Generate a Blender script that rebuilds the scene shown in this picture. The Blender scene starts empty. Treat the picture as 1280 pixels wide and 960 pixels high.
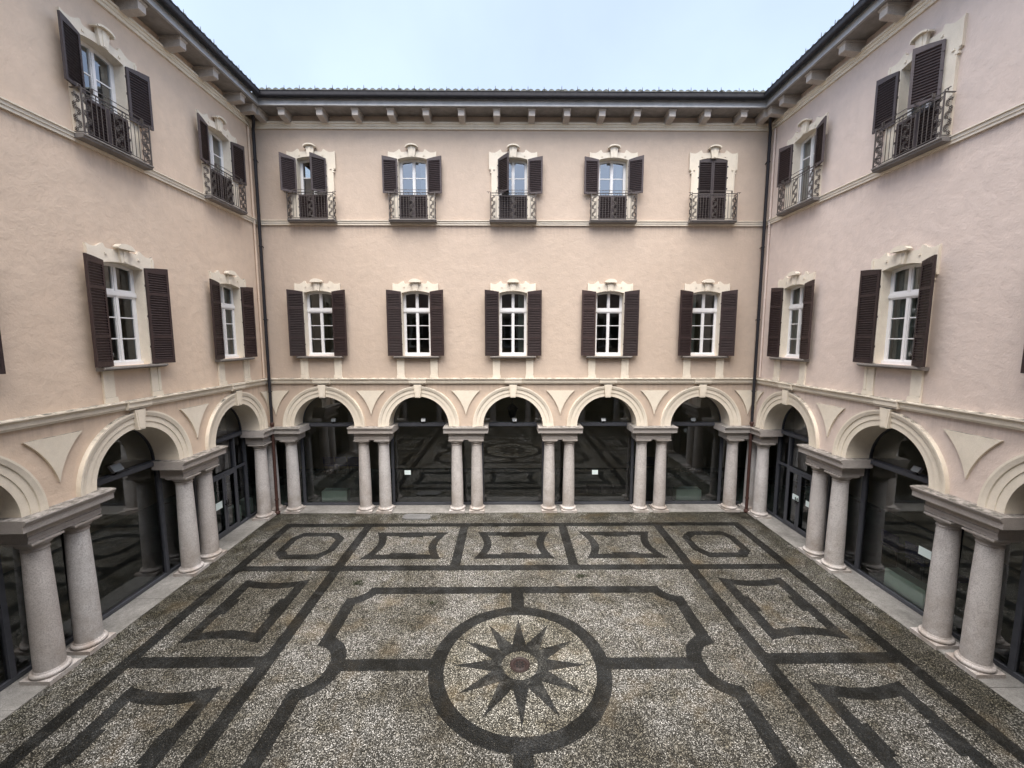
import bpy, bmesh, math, random
from math import sin, cos, pi, radians as R
from mathutils import Vector, Matrix, noise
from mathutils.geometry import tessellate_polygon, delaunay_2d_cdt
random.seed(11)
S = bpy.context.scene
C = S.collection

# ------------------------------------------------------------------ materials
class NT:
    def __init__(s, name):
        s.m = bpy.data.materials.new(name); s.m.use_nodes = True
        s.t = s.m.node_tree; s.t.nodes.clear()
        s.out = s.n('ShaderNodeOutputMaterial')
    def n(s, typ, **kw):
        o = s.t.nodes.new(typ)
        for k, v in kw.items(): setattr(o, k, v)
        return o
    def set(s, sock, v):
        if isinstance(v, bpy.types.NodeSocket): s.t.links.new(v, sock)
        else:
            if isinstance(v, tuple) and len(v) == 3 and sock.type == 'RGBA': v = v + (1,)
            sock.default_value = v
    def pos(s):
        return s.n('ShaderNodeNewGeometry').outputs['Position']
    def map(s, vec, scale):
        m = s.n('ShaderNodeMapping'); s.set(m.inputs['Vector'], vec); s.set(m.inputs['Scale'], scale); return m.outputs[0]
    def noise(s, vec, scale, detail=4, rough=.55, dist=0):
        n = s.n('ShaderNodeTexNoise'); s.set(n.inputs['Vector'], vec)
        n.inputs['Scale'].default_value = scale; n.inputs['Detail'].default_value = detail
        n.inputs['Roughness'].default_value = rough; n.inputs['Distortion'].default_value = dist
        return n.outputs['Fac']
    def ramp(s, f, stops):
        r = s.n('ShaderNodeValToRGB'); s.set(r.inputs[0], f); e = r.color_ramp.elements
        while len(e) < len(stops): e.new(.5)
        for k, (p, c) in enumerate(stops):
            e[k].position = p
            if not isinstance(c, tuple): c = (c, c, c)
            e[k].color = c + (1,)
        return r.outputs['Color']
    def mix(s, f, a, b, mode='MIX'):
        m = s.n('ShaderNodeMix', data_type='RGBA', blend_type=mode)
        s.set(m.inputs[0], f); s.set(m.inputs[6], a); s.set(m.inputs[7], b); return m.outputs[2]
    def math(s, op, a, b=0.0, c=None):
        m = s.n('ShaderNodeMath', operation=op); s.set(m.inputs[0], a); s.set(m.inputs[1], b)
        if c is not None: s.set(m.inputs[2], c)
        return m.outputs[0]
    def sep(s, v):
        m = s.n('ShaderNodeSeparateXYZ'); s.set(m.inputs[0], v); return m.outputs
    def bump(s, h, strength=.3, dist=.01, normal=None):
        b = s.n('ShaderNodeBump'); s.set(b.inputs['Height'], h)
        b.inputs['Strength'].default_value = strength; b.inputs['Distance'].default_value = dist
        if normal is not None: s.set(b.inputs['Normal'], normal)
        return b.outputs[0]
    def bsdf(s, color, rough=.8, metal=0, spec=.5, normal=None):
        p = s.n('ShaderNodeBsdfPrincipled')
        s.set(p.inputs['Base Color'], color); s.set(p.inputs['Roughness'], rough)
        s.set(p.inputs['Metallic'], metal); s.set(p.inputs['Specular IOR Level'], spec)
        if normal is not None: s.set(p.inputs['Normal'], normal)
        s.t.links.new(p.outputs[0], s.out.inputs[0]); return s.m

def mat_plaster(name, base, alt):
    k = NT(name); P = k.pos()
    n1 = k.noise(P, .55, 5, .6, .4); n2 = k.noise(P, 3.4, 7, .66, .12); n3 = k.noise(P, 26, 4, .6)
    col = k.mix(k.ramp(n1, [(.35, 0.), (.68, 1.)]), base, alt)
    col = k.mix(k.ramp(n2, [(.36, .0), (.66, .7)]), col, tuple(c*.86 for c in alt))
    # faint vertical rain streaks and old dirt
    st = k.noise(k.map(P, (5, 5, .25)), 1.6, 4, .6)
    col = k.mix(k.ramp(st, [(.55, 0.), (.85, .14)]), col, tuple(c*.72 for c in base))
    z = k.sep(P)[2]
    # darker bands fading down from the string courses, with ragged lower edge
    for zt, dep in ((4.66, .5), (9.93, .4)):
        d = k.math('SUBTRACT', zt, z)
        d = k.math('DIVIDE', d, dep)
        m = k.math('MULTIPLY', k.math('GREATER_THAN', d, 0.), k.math('SUBTRACT', 1., k.math('MINIMUM', k.math('ABSOLUTE', d), 1.)))
        m = k.math('MULTIPLY', m, k.ramp(k.noise(k.map(P, (7, 7, .4)), 1.5, 4, .7), [(.35, .05), (.7, .75)]))
        col = k.mix(m, col, tuple(c*.66 for c in base))
    fl = k.noise(P, 9, 3, .5)
    col = k.mix(k.ramp(fl, [(.71, 0.), (.76, .3)]), col, tuple(min(1, c*1.25) for c in base))
    h = k.math('ADD', k.math('MULTIPLY', n2, 1.2), k.math('MULTIPLY', n3, .25))
    return k.bsdf(col, .93, spec=.15, normal=k.bump(h, .55, .03))

def mat_stone(name, base, dark, sc=1., speck=.35, rough=.85, soil=True, specks=60):
    k = NT(name); P = k.pos()
    n1 = k.noise(P, 1.3*sc, 5, .6, .3); n2 = k.noise(P, 9*sc, 5, .65); n3 = k.noise(P, specks, 2, .6)
    col = k.mix(k.ramp(n1, [(.35, 0.), (.7, .6)]), base, dark)
    col = k.mix(k.ramp(n2, [(.4, 0.), (.75, .45)]), col, dark)
    col = k.mix(k.ramp(n3, [(.45, 0.), (.65, speck)]), col, tuple(c*.6 for c in dark))
    if name == 'column granite':   # brownish splash-back stain on the lower shaft
        z = k.sep(P)[2]
        m = k.math('MULTIPLY', k.ramp(k.math('DIVIDE', z, 1.5), [(.1, 1.), (1., 0.)]), k.ramp(k.noise(P, 2.4, 5, .65), [(.4, .1), (.65, .75)]))
        col = k.mix(m, col, (.30, .245, .20))
        vein = k.noise(k.map(P, (1, 1, .45)), 5, 6, .7, 1.5)
        col = k.mix(k.ramp(vein, [(.56, 0.), (.62, .35), (.68, 0.)]), col, (.30, .27, .27))
    if name in ('column granite', 'grey sandstone', 'cream trim'):
        oi = k.n('ShaderNodeObjectInfo').outputs['Random']
        col = k.mix(1., col, k.ramp(oi, [(0., (.90, .88, .865)), (.5, (1., .99, .98)), (1., (.97, .985, 1.))]) if name != 'cream trim' else k.ramp(oi, [(0., (.93, .925, .91)), (1., (1., 1., 1.))]), 'MULTIPLY')
        mott = k.noise(P, 2.2, 6, .7)
        col = k.mix(k.ramp(mott, [(.5, 0.), (.72, .35)]), col, tuple(c*.62 for c in base))
    if soil:   # lichen and soot lying on upward faces
        g = k.n('ShaderNodeNewGeometry'); nz = k.sep(g.outputs['Normal'])[2]
        up = k.ramp(nz, [(.6, 0.), (.9, 1.)])
        s = k.ramp(k.noise(P, 7, 5, .7), [(.35, .15), (.62, .95)])
        col = k.mix(k.math('MULTIPLY', up, s), col, (.085, .082, .07))
    h = k.math('ADD', n2, k.math('MULTIPLY', n3, .3))
    return k.bsdf(col, rough, spec=.3, normal=k.bump(h, .35, .012))

def mat_paint(name, base, rough=.5, var=.25, scale=8, spec=.4, bump=.15):
    k = NT(name); P = k.pos()
    n = k.noise(P, scale, 5, .65)
    col = k.mix(k.ramp(n, [(.35, 0.), (.75, 1.)]), base, tuple(c*(1-var) for c in base))
    if 'shutter' in name or 'slat' in name:
        oi = k.n('ShaderNodeObjectInfo').outputs['Random']
        col = k.mix(1., col, k.ramp(oi, [(0., (.8, .8, .82)), (.6, (1.05, 1., 1.)), (1., (1.35, 1.3, 1.28))]), 'MULTIPLY')
    r = k.ramp(k.noise(P, scale*2.3, 3), [(.3, rough*.8), (.7, min(1, rough*1.2))])
    return k.bsdf(col, r, spec=spec, normal=k.bump(n, bump, .006))

def mat_glass(name, tint, base_reflect, rough=.0, wav=.0):
    k = NT(name)
    tr = k.n('ShaderNodeBsdfTransparent'); tr.inputs[0].default_value = tint + (1,)
    gl = k.n('ShaderNodeBsdfGlossy'); gl.inputs['Roughness'].default_value = rough
    gl.inputs['Color'].default_value = (.92, .96, 1, 1)
    if wav:
        gl_n = k.bump(k.noise(k.pos(), 1.7, 1), wav, .02); k.set(gl.inputs['Normal'], gl_n)
    fr = k.n('ShaderNodeFresnel'); fr.inputs['IOR'].default_value = 1.5
    f = k.math('MINIMUM', k.math('ADD', fr.outputs[0], base_reflect), 1.)
    mx = k.n('ShaderNodeMixShader'); k.set(mx.inputs[0], f)
    k.t.links.new(tr.outputs[0], mx.inputs[1]); k.t.links.new(gl.outputs[0], mx.inputs[2])
    k.t.links.new(mx.outputs[0], k.out.inputs[0]); return k.m

def mat_pebbles(name, stops, dark):
    k = NT(name); P = k.pos()
    wob = k.n('ShaderNodeVectorMath', operation='ADD')
    nn = k.n('ShaderNodeTexNoise'); k.set(nn.inputs['Vector'], P); nn.inputs['Scale'].default_value = 3
    sc = k.n('ShaderNodeVectorMath', operation='SCALE'); k.set(sc.inputs[0], nn.outputs['Color']); sc.inputs['Scale'].default_value = .03
    k.set(wob.inputs[0], P); k.set(wob.inputs[1], sc.outputs[0])
    v = k.n('ShaderNodeTexVoronoi', feature='F1'); k.set(v.inputs['Vector'], wob.outputs[0]); v.inputs['Scale'].default_value = 52
    v.inputs['Randomness'].default_value = .85
    rnd = k.sep(v.outputs['Color'])
    col = k.ramp(rnd[0], stops)
    # joint between stones
    joint = k.ramp(v.outputs['Distance'], [(.36, 0.), (.6, 1.)])
    jc = (.028, .027, .022) if not dark else (.018, .018, .016)
    col = k.mix(joint, col, jc)
    # worn / damp patches, moss towards the foot of the walls, rusty earth stains
    xyz = k.sep(P)
    big = k.noise(P, .5, 5, .62, .8)
    col = k.mix(k.ramp(big, [(.42, 0.), (.60, .9)]), col, (.42, .40, .34), 'MULTIPLY')
    mid = k.noise(P, 2.1, 5, .7, .5)
    col = k.mix(k.ramp(mid, [(.46, 0.), (.66, .85)]), col, (.52, .48, .38), 'MULTIPLY')
    rust = k.noise(P, 1.1, 4, .6)
    if dark:   # stones worn paler in places
        cell = k.ramp(rnd[1], [(.35, .15), (.8, 1.)])
        col = k.mix(k.math('MULTIPLY', cell, k.ramp(k.noise(P, 1.6, 6, .72, .6), [(.5, 0.), (.66, .5)])), col, (.085, .088, .088))
        rr = k.math('SQRT', k.math('ADD', k.math('POWER', k.math('ADD', k.sep(P)[0], -.05), 2.), k.math('POWER', k.math('ADD', k.sep(P)[1], 7.05), 2.)))
        inn = k.math('LESS_THAN', rr, 1.35)
        col = k.mix(k.math('MULTIPLY', cell, k.math('MULTIPLY', inn, k.ramp(k.noise(P, 1.9, 6, .75, .3), [(.5, .02), (.62, .55)]))), col, (.15, .15, .138))
    col = k.mix(k.ramp(rust, [(.55, 0.), (.72, .3 if not dark else .06)]), col, (.19, .14, .075))
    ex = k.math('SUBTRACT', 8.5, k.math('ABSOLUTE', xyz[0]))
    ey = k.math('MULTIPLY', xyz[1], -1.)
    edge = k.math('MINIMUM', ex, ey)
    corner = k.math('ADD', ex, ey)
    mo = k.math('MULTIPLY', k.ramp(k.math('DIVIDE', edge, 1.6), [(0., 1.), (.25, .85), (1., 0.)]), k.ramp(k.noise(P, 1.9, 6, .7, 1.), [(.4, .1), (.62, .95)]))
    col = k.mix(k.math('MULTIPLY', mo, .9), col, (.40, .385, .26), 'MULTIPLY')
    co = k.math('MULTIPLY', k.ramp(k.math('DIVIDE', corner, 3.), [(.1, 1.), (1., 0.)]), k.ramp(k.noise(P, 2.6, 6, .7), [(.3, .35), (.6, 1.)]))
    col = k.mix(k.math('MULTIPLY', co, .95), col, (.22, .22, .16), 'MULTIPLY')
    if not dark:   # the disc of the star is laid in paler stones
        rr = k.math('SQRT', k.math('ADD', k.math('POWER', k.math('ADD', xyz[0], -.05), 2.), k.math('POWER', k.math('ADD', xyz[1], 7.05), 2.)))
        col = k.mix(k.math('LESS_THAN', rr, 1.5), col, (1.3, 1.29, 1.24), 'MULTIPLY')
    dome = k.math('SUBTRACT', 1., k.math('MULTIPLY', v.outputs['Distance'], 1.5))
    h = k.math('ADD', dome, k.math('MULTIPLY', mid, .8))
    rough = k.ramp(mid, [(.3, .62), (.7, .4)])
    return k.bsdf(col, rough, spec=.16 if dark else .3, normal=k.bump(h, .8, .012))

M = {}
M['plaster_rear'] = mat_plaster('rear plaster', (.555, .452, .365), (.595, .489, .40))
M['plaster_left'] = mat_plaster('left plaster', (.68, .545, .43), (.72, .585, .465))  # paler than the rear plaster: colour makes up for weaker light on this side
M['plaster_right'] = mat_plaster('right plaster', (.69, .58, .512), (.73, .62, .552))  # lightened in colour for the dim side wall as well, tinted lilac-pink
M['trim'] = mat_stone('cream trim', (.87, .80, .68), (.73, .655, .54), speck=.12)
M['impost'] = mat_stone('grey sandstone', (.52, .485, .455), (.36, .33, .31), speck=.25)
M['granite'] = mat_stone('column granite', (.72, .70, .685), (.50, .475, .46), speck=.6, specks=55, soil=False)
M['darkstone'] = mat_stone('dark sill stone', (.27, .25, .235), (.15, .138, .128), speck=.3)
M['coverstone'] = mat_stone('stone cover', (.22, .225, .225), (.10, .10, .10), speck=.3, soil=False, rough=.7)
M['slabstone'] = mat_stone('paving slab stone', (.37, .36, .34), (.10, .097, .088), speck=.4, soil=False, rough=.6)
M['shut'] = mat_paint('shutter brown', (.043, .028, .027), .55, .3)
M['slat'] = mat_paint('slat brown', (.036, .023, .023), .5, .3)
M['shutgrey'] = mat_paint('weathered shutter', (.082, .068, .070), .55, .25)
M['iron'] = mat_paint('wrought iron', (.12, .104, .096), .55, .4, 20)
M['white'] = mat_paint('white paint', (.80, .80, .80), .4, .08)
M['frame'] = mat_paint('glazing frame grey', (.075, .08, .094), .4, .2)
M['gutter'] = mat_paint('dark gutter', (.026, .025, .03), .6, .35, 6, spec=.3)
M['eave'] = mat_paint('eave grey paint', (.30, .28, .265), .7, .35, 5)
M['fascia'] = mat_paint('fascia grey paint', (.44, .44, .445), .5, .3, 4)
M['bracket'] = mat_stone('bracket stone', (.58, .535, .49), (.40, .36, .33), soil=False)
M['tile'] = mat_paint('mossy roof tile', (.16, .17, .15), .85, .5, 5)
M['rustpipe'] = mat_paint('cast iron pipe', (.075, .035, .028), .5, .4, 10)
M['mint'] = mat_paint('mint enamel', (.72, .97, .90), .35, .06)
M['paper'] = mat_paint('paper', (.80, .93, .92), .6, .03)
M['drain'] = mat_paint('rusty grate', (.028, .015, .013), .6, .5, 30)
M['black'] = mat_paint('hole shade black', (.006, .006, .006), .9, .1)
M['bluefab'] = mat_paint('blue fabric', (.03, .035, .12), .85, .2)
M['blackplastic'] = mat_paint('black plastic', (.02, .02, .022), .5, .2)
M['alu'] = mat_paint('lamp aluminium', (.18, .19, .2), .4, .2)
M['lens'] = mat_paint('lamp lens', (.22, .25, .27), .1, .05)
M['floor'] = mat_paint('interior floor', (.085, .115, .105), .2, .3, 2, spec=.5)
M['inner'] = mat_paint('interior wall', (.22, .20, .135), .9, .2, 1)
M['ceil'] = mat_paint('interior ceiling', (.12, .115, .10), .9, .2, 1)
M['curtain'] = mat_paint('curtain', (.55, .55, .52), .9, .1)
M['ground'] = mat_paint('ground', (.10, .10, .09), .9, .3, 2)
M['leaf'] = mat_paint('weed leaf', (.03, .036, .018), .7, .4)
M['glass_ground'] = mat_glass('shop glass', (.96, .99, .98), .08, wav=.0)
M['glass_mid'] = mat_glass('window glass', (.62, .68, .64), .03, wav=.10)
M['glass_top'] = mat_glass('coated window glass', (.55, .6, .6), .20, wav=.05)
M['pebble_light'] = mat_pebbles('light pebbles', [(.0, (.055, .056, .053)), (.2, (.13, .129, .119)), (.45, (.25, .246, .226)), (.7, (.40, .395, .37)), (.92, (.64, .635, .60)), (1., (.85, .84, .81))], False)
M['pebble_dark'] = mat_pebbles('dark pebbles', [(.0, (.010, .0115, .013)), (.6, (.024, .027, .030)), (.93, (.042, .046, .05)), (1., (.12, .115, .105))], True)

# ------------------------------------------------------------------ mesh helpers
class MB:
    def __init__(s): s.v = []; s.f = []; s.mi = []; s.sm = []
    def add(s, vs, fs, mi=0, smooth=False):
        o = len(s.v); s.v += [tuple(p) for p in vs]
        for f in fs: s.f.append(tuple(i+o for i in f)); s.mi.append(mi); s.sm.append(smooth)
    def box(s, x0, x1, y0, y1, z0, z1, mi=0, rx=0.):
        vs = [(x, y, z) for x in (x0, x1) for y in (y0, y1) for z in (z0, z1)]
        if rx:
            cy, cz = (y0+y1)/2, (z0+z1)/2
            vs = [(x, cy+(y-cy)*cos(rx)-(z-cz)*sin(rx), cz+(y-cy)*sin(rx)+(z-cz)*cos(rx)) for x, y, z in vs]
        s.add(vs, [(0, 1, 3, 2), (4, 6, 7, 5), (0, 4, 5, 1), (2, 3, 7, 6), (0, 2, 6, 4), (1, 5, 7, 3)], mi)
    def prism(s, loops, y0, y1, mi=0, side_mi=None):
        """polygon (first loop) with holes (others) in x,z; extruded from y0 to y1"""
        tri = tessellate_polygon([[Vector((x, z, 0)) for x, z in l] for l in loops])
        pts = [p for l in loops for p in l]; n = len(pts)
        s.add([(x, y0, z) for x, z in pts] + [(x, y1, z) for x, z in pts],
              [tuple(t) for t in tri] + [tuple(i+n for i in t) for t in tri], mi)
        for l in loops:
            m = len(l); vs = [(x, y0, z) for x, z in l] + [(x, y1, z) for x, z in l]
            s.add(vs, [(i, (i+1) % m, (i+1) % m+m, i+m) for i in range(m)], mi if side_mi is None else side_mi)
    def sweepx(s, prof, x0, x1, m0=0., m1=0., mi=0):
        """closed profile of (y,z) run along x; the ends are mitred so that a point standing out by p moves in by m*p"""
        n = len(prof)
        vs = [(x0 - y*m0, y, z) for y, z in prof] + [(x1 + y*m1, y, z) for y, z in prof]
        fs = [(i, (i+1) % n, (i+1) % n+n, i+n) for i in range(n)] + [tuple(range(n))[::-1], tuple(range(n, 2*n))]
        s.add(vs, fs, mi)
    def arc(s, prof, cx, cz, a0=0., a1=pi, seg=40, mi=0):
        """closed profile of (r,y) swept round (cx,cz)"""
        n = len(prof); vs = []
        for k in range(seg+1):
            a = a0+(a1-a0)*k/seg
            vs += [(cx+r*cos(a), y, cz+r*sin(a)) for r, y in prof]
        fs = [(k*n+i, k*n+(i+1) % n, (k+1)*n+(i+1) % n, (k+1)*n+i) for k in range(seg) for i in range(n)]
        fs += [tuple(range(n)), tuple(range(seg*n, seg*n+n))[::-1]]
        s.add(vs, fs, mi)
    def lathe(s, prof, x=0, y=0, seg=28, mi=0, z=0, smooth=True):
        n = len(prof); vs = []
        for k in range(seg):
            a = 2*pi*k/seg; vs += [(x+r*cos(a), y+r*sin(a), z+h) for r, h in prof]
        s.add(vs, [(k*n+i, ((k+1) % seg)*n+i, ((k+1) % seg)*n+i+1, k*n+i+1) for k in range(seg) for i in range(n-1)], mi, smooth)
        s.add([(x+prof[-1][0]*cos(2*pi*k/seg), y+prof[-1][0]*sin(2*pi*k/seg), z+prof[-1][1]) for k in range(seg)], [tuple(range(seg))], mi)
    def tube(s, pts, r, seg=6, mi=0, closed=False, smooth=True):
        pts = [Vector(p) for p in pts]; n = len(pts); rings = []
        for i, p in enumerate(pts):
            a = pts[i-1] if (i or closed) else p; b = pts[(i+1) % n] if (i < n-1 or closed) else p
            t = (b-a).normalized(); u = t.orthogonal() if abs(t.z) > .999 else t.cross(Vector((0, 0, 1)))
            u.normalize(); w = t.cross(u)
            if abs(t.z) > .999: u = Vector((1, 0, 0)); w = t.cross(u).normalized()
            rings += [p + (u*cos(2*pi*k/seg)+w*sin(2*pi*k/seg))*r for k in range(seg)]
        m = n if closed else n-1
        fs = [(i*seg+k, i*seg+(k+1) % seg, ((i+1) % n)*seg+(k+1) % seg, ((i+1) % n)*seg+k) for i in range(m) for k in range(seg)]
        s.add(rings, fs, mi, smooth)
        if not closed: s.add(rings[:seg]+rings[-seg:], [tuple(range(seg))[::-1], tuple(range(seg, 2*seg))], mi)
    def mesh(s, name, mats):
        me = bpy.data.meshes.new(name); me.from_pydata(s.v, [], s.f)
        for m in (mats if isinstance(mats, (list, tuple)) else [mats]): me.materials.append(M[m])
        me.polygons.foreach_set('material_index', s.mi); me.polygons.foreach_set('use_smooth', s.sm)
        bm = bmesh.new(); bm.from_mesh(me); bmesh.ops.recalc_face_normals(bm, faces=bm.faces[:]); bm.to_mesh(me); bm.free()
        me.update(); return me

def obj(name, me, parent=None, loc=(0, 0, 0), rz=0., label=None):
    o = bpy.data.objects.new(name, me); C.objects.link(o)
    o.location = loc; o.rotation_euler = (0, 0, rz)
    if parent: o.parent = parent
    if label: o['label'] = label
    return o
def tag(o, label, cat, group=None):
    o['label'] = label; o['category'] = cat
    if group: o['group'] = group
    return o
def structure(o, kind='structure'): o['kind'] = kind; return o

def arch_loop(hw, z0, zs, zc, seg=12):
    """outline of an opening with a segmental head"""
    h = zc-zs; r = (hw*hw+h*h)/(2*h); a = math.asin(hw/r)
    L = [(-hw, z0), (hw, z0)]
    for k in range(seg+1):
        t = a-2*a*k/seg; L.append((r*sin(t), zc-r+r*cos(t)))
    return L
def arc_z(x, hw, zs, zc):
    h = zc-zs; r = (hw*hw+h*h)/(2*h); return zc-r+math.sqrt(r*r-x*x)

# ------------------------------------------------------------------ shared parts (window at x=0, wall face at y=0, into the wall = +y)
AS, AR, AO = 3.13, 1.05, 1.42            # arch springing, inner and outer radius
GY = .62                                  # plane of the ground floor glass
LO = dict(hw=.475, z0=5.59, zs=7.72, zc=7.79)
UP = dict(hw=.475, z0=10.08, zs=12.02, zc=12.09)

def surround(L, zb, ear, top, legw, earw):
    h = [(legw, zb), (legw, ear), (earw, ear+.04), (earw, top+.02), (earw*.9, top-.01), (earw*.76, top-.015), (.52, top+.02), (.43, top+.085), (.40, top+.08), (.375, top+.015), (.33, top-.005), (.22, top+.005), (.0, top+.03)]
    out = h + [(-x, z) for x, z in h[::-1][1:]]
    inner = arch_loop(L['hw']-.004, zb, L['zs'], L['zc'])
    b = MB()
    # open at the bottom: single outline running round the opening
    loop = h + [(-x, z) for x, z in h[::-1][1:]] + inner[1:][::-1][:-1] + [(inner[1][0], inner[1][1])]
    loop = h + [(-x, z) for x, z in h[::-1][1:]] + [(-L['hw']+.004, zb)] + inner[2:][::-1] + [(L['hw']-.004, zb)]
    b.prism([loop], -.05, .22)
    # thin raised outer fillet on the legs and the small drops under the ears
    for sx in (-1, 1):
        x0, x1 = sorted((sx*(legw-.05), sx*(legw+.0)))
        b.box(x0, x1, -.068, -.051, zb+.0, ear-.02)
        x0, x1 = sorted((sx*(earw-.05), sx*(earw+.004)))
        b.box(x0, x1, -.068, -.051, ear+.05, top-.04)
        x0, x1 = sorted((sx*(earw-.10), sx*(earw-.03))); b.box(x0, x1, -.075, -.02, ear-.07, ear-.035)
        x0, x1 = sorted((sx*(earw-.18), sx*(earw-.13))); b.box(x0, x1, -.075, -.051, ear+.03, ear+.07)
        x0, x1 = sorted((sx*.40, sx*.36)); b.box(x0, x1, -.07, -.051, top-.13, top-.09)
    return b
def key_low():
    b = MB(); b.prism([[(-.075, 7.78), (.075, 7.78), (.115, 8.06), (-.115, 8.06)]], -.10, -.052)
    b.box(-.03, .03, -.112, -.101, 7.80, 8.03)
    cap = [(-.19, 8.06), (.19, 8.06), (.2, 8.09)] + [(.16*cos(a)*1.1, 8.10+.08*sin(a)) for a in [pi*k/10 for k in range(1, 10)]] + [(-.2, 8.09)]
    b.prism([cap], -.17, -.04); return b.mesh('window_keystone', 'trim')
def key_up():
    b = MB(); b.prism([[(-.085, 12.06), (.085, 12.06), (.135, 12.37), (.10, 12.41), (-.10, 12.41), (-.135, 12.37)]], -.115, -.052)
    top = [(.19*sin(t), 12.365+.085*cos(t)) for t in [R(-80+160*k/14) for k in range(15)]]
    low = [(.17*sin(t), 12.345+.065*cos(t)) for t in [R(80-160*k/14) for k in range(15)]]
    b.prism([top+low], -.19, -.04)
    for s_ in (-1, 1): b.box(s_*.185-.02, s_*.185+.02, -.165, -.04, 12.35, 12.38)
    b.box(-.035, .035, -.128, -.116, 12.08, 12.38)
    return b.mesh('window_keystone', 'trim')

def sash(L, bars, low):
    """white frame with its openings; returns frame mesh and pane mesh"""
    hw, zs, zc, z0 = L['hw']-.006, L['zs'], L['zc'], L['z0']
    outer = arch_loop(hw, z0, zs-.004, zc-.004)
    holes = []
    xs = [(-hw+.085, -.05), (.05, hw-.085)]
    for a, c in bars:
        for x0, x1 in xs:
            if c is None:
                t = [(x1+(x0-x1)*k/5, 0) for k in range(6)]
                holes.append([(x0, a), (x1, a)] + [(x, arc_z(x, hw, zs, zc)-.075) for x, _ in t])
            else: holes.append([(x0, a), (x1, a), (x1, c), (x0, c)])
    b = MB(); b.prism([outer]+holes, .17, .225)
    b.box(-.03, .03, .150, .169, z0+.06, (7.06 if low else zs-.06))          # meeting stile
    if low:
        b.box(-hw, hw, .140, .169, 7.10, 7.165); b.box(-hw, hw, .155, .169, 7.075, 7.20)
        b.box(-hw, hw, .12, .169, z0+.0, z0+.07)
        b.box(-.03, .03, .150, .169, 7.20, 7.70)
        for x0, x1 in xs:
            for z in (6.17, 6.63): b.box(x0, x1, .185, .215, z-.012, z+.012)
    else:
        for x0, x1 in xs:
            for z in (11.5,): b.box(x0, x1, .185, .215, z-.014, z+.014)
    f = b.mesh('window', 'white')
    g = MB(); g.add([(-hw+.02, .20, z0+.03), (hw-.02, .20, z0+.03), (hw-.02, .20, zs-.01), (-hw+.02, .20, zs-.01)], [(0, 1, 2, 3)])
    return f, g.mesh('pane', 'glass_mid' if low else 'glass_top')
MESH = {}
MESH['win_lo'], MESH['pane_lo'] = sash(LO, [(5.70, 7.055), (7.235, None)], True)
MESH['win_up'], MESH['pane_up'] = sash(UP, [(10.2, None)], False)
MESH['sur_lo'] = surround(LO, 5.592, 7.42, 8.03, .70, .765).mesh('window_surround', 'trim')
MESH['sur_up'] = surround(UP, 10.085, 11.66, 12.24, .715, .785).mesh('window_surround', 'trim')
MESH['key_lo'] = key_low(); MESH['key_up'] = key_up()

def leaf_mesh(sgn, L, z0, z1, rise, panels, fr, sl):
    """louvred leaf hinged at x=0, reaching to x=sgn*L, drawn shut"""
    b = MB(); w = .05
    loop = [(0, z0), (L, z0), (L, z1+rise), (L*.5, z1+rise*.62), (0, z1)]
    holes = [[(w, a), (L-w, a), (L-w, c), (w, c)] for a, c in panels]
    b.prism([[(sgn*x, z) for x, z in l] for l in [loop]+holes], -.02, .02, 0)
    for a, c in panels:
        n = int(round((c-a)/.056)); p = (c-a)/n
        for k in range(n):
            zc = a+p*(k+.5)
            b.box(min(sgn*(w-.004), sgn*(L-w+.004)), max(sgn*(w-.004), sgn*(L-w+.004)), -.024, .024, zc-.005, zc+.005, 1, R(-42))
        b.add([(sgn*w, .0, a), (sgn*(L-w), .0, a), (sgn*(L-w), .0, c), (sgn*w, .0, c)], [(0, 1, 2, 3)], 1)
    for z in (z0+.18*(z1-z0), z0+.82*(z1-z0), z0+.5*(z1-z0)):    # strap hinges
        b.box(min(-.012*sgn, .03*sgn), max(-.012*sgn, .03*sgn), -.032, -.021, z-.025, z+.025, 0)
    return b.mesh('shutter', [fr, sl])
for s_, nm in ((1, 'l'), (-1, 'r')):
    MESH['leaf_lo_'+nm] = leaf_mesh(s_, .485, 5.60, 7.76, .05, [(5.70, 6.18), (6.25, 7.16), (7.23, 7.66)], 'shut', 'slat')
    MESH['leaf_up_'+nm] = leaf_mesh(s_, .485, 10.92, 12.01, .07, [(10.98, 11.95)], 'shutgrey', 'slat')
    MESH['leaf_bot_'+nm] = leaf_mesh(s_, .47, 10.10, 10.905, .0, [(10.16, 10.85)], 'shutgrey', 'slat')

def sill():
    b = MB(); p = [(.12, 5.585), (-.17, 5.585), (-.19, 5.57), (-.19, 5.545), (-.15, 5.525), (-.12, 5.51), (-.02, 5.51)]
    b.sweepx(p, -.78, .78); return b.mesh('sill', 'darkstone')
MESH['sill'] = sill()
def apron(s_):
    b = MB()
    if True:
        x0, x1 = sorted((s_*.45, s_*.69)); b.box(x0, x1, -.04, .01, 4.83, 5.508)
        x0, x1 = sorted((s_*.63, s_*.70)); b.box(x0, x1, -.055, -.041, 4.96, 5.508)
        x0, x1 = sorted((s_*.42, s_*.72)); b.prism([[(x0, 4.832), (x1, 4.832), (x1-.02, 4.95), (x0+.02, 4.95)]], -.07, -.041)
    return b.mesh('apron_pilaster', 'trim')
MESH['apron_l'], MESH['apron_r'] = apron(-1), apron(1)

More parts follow.
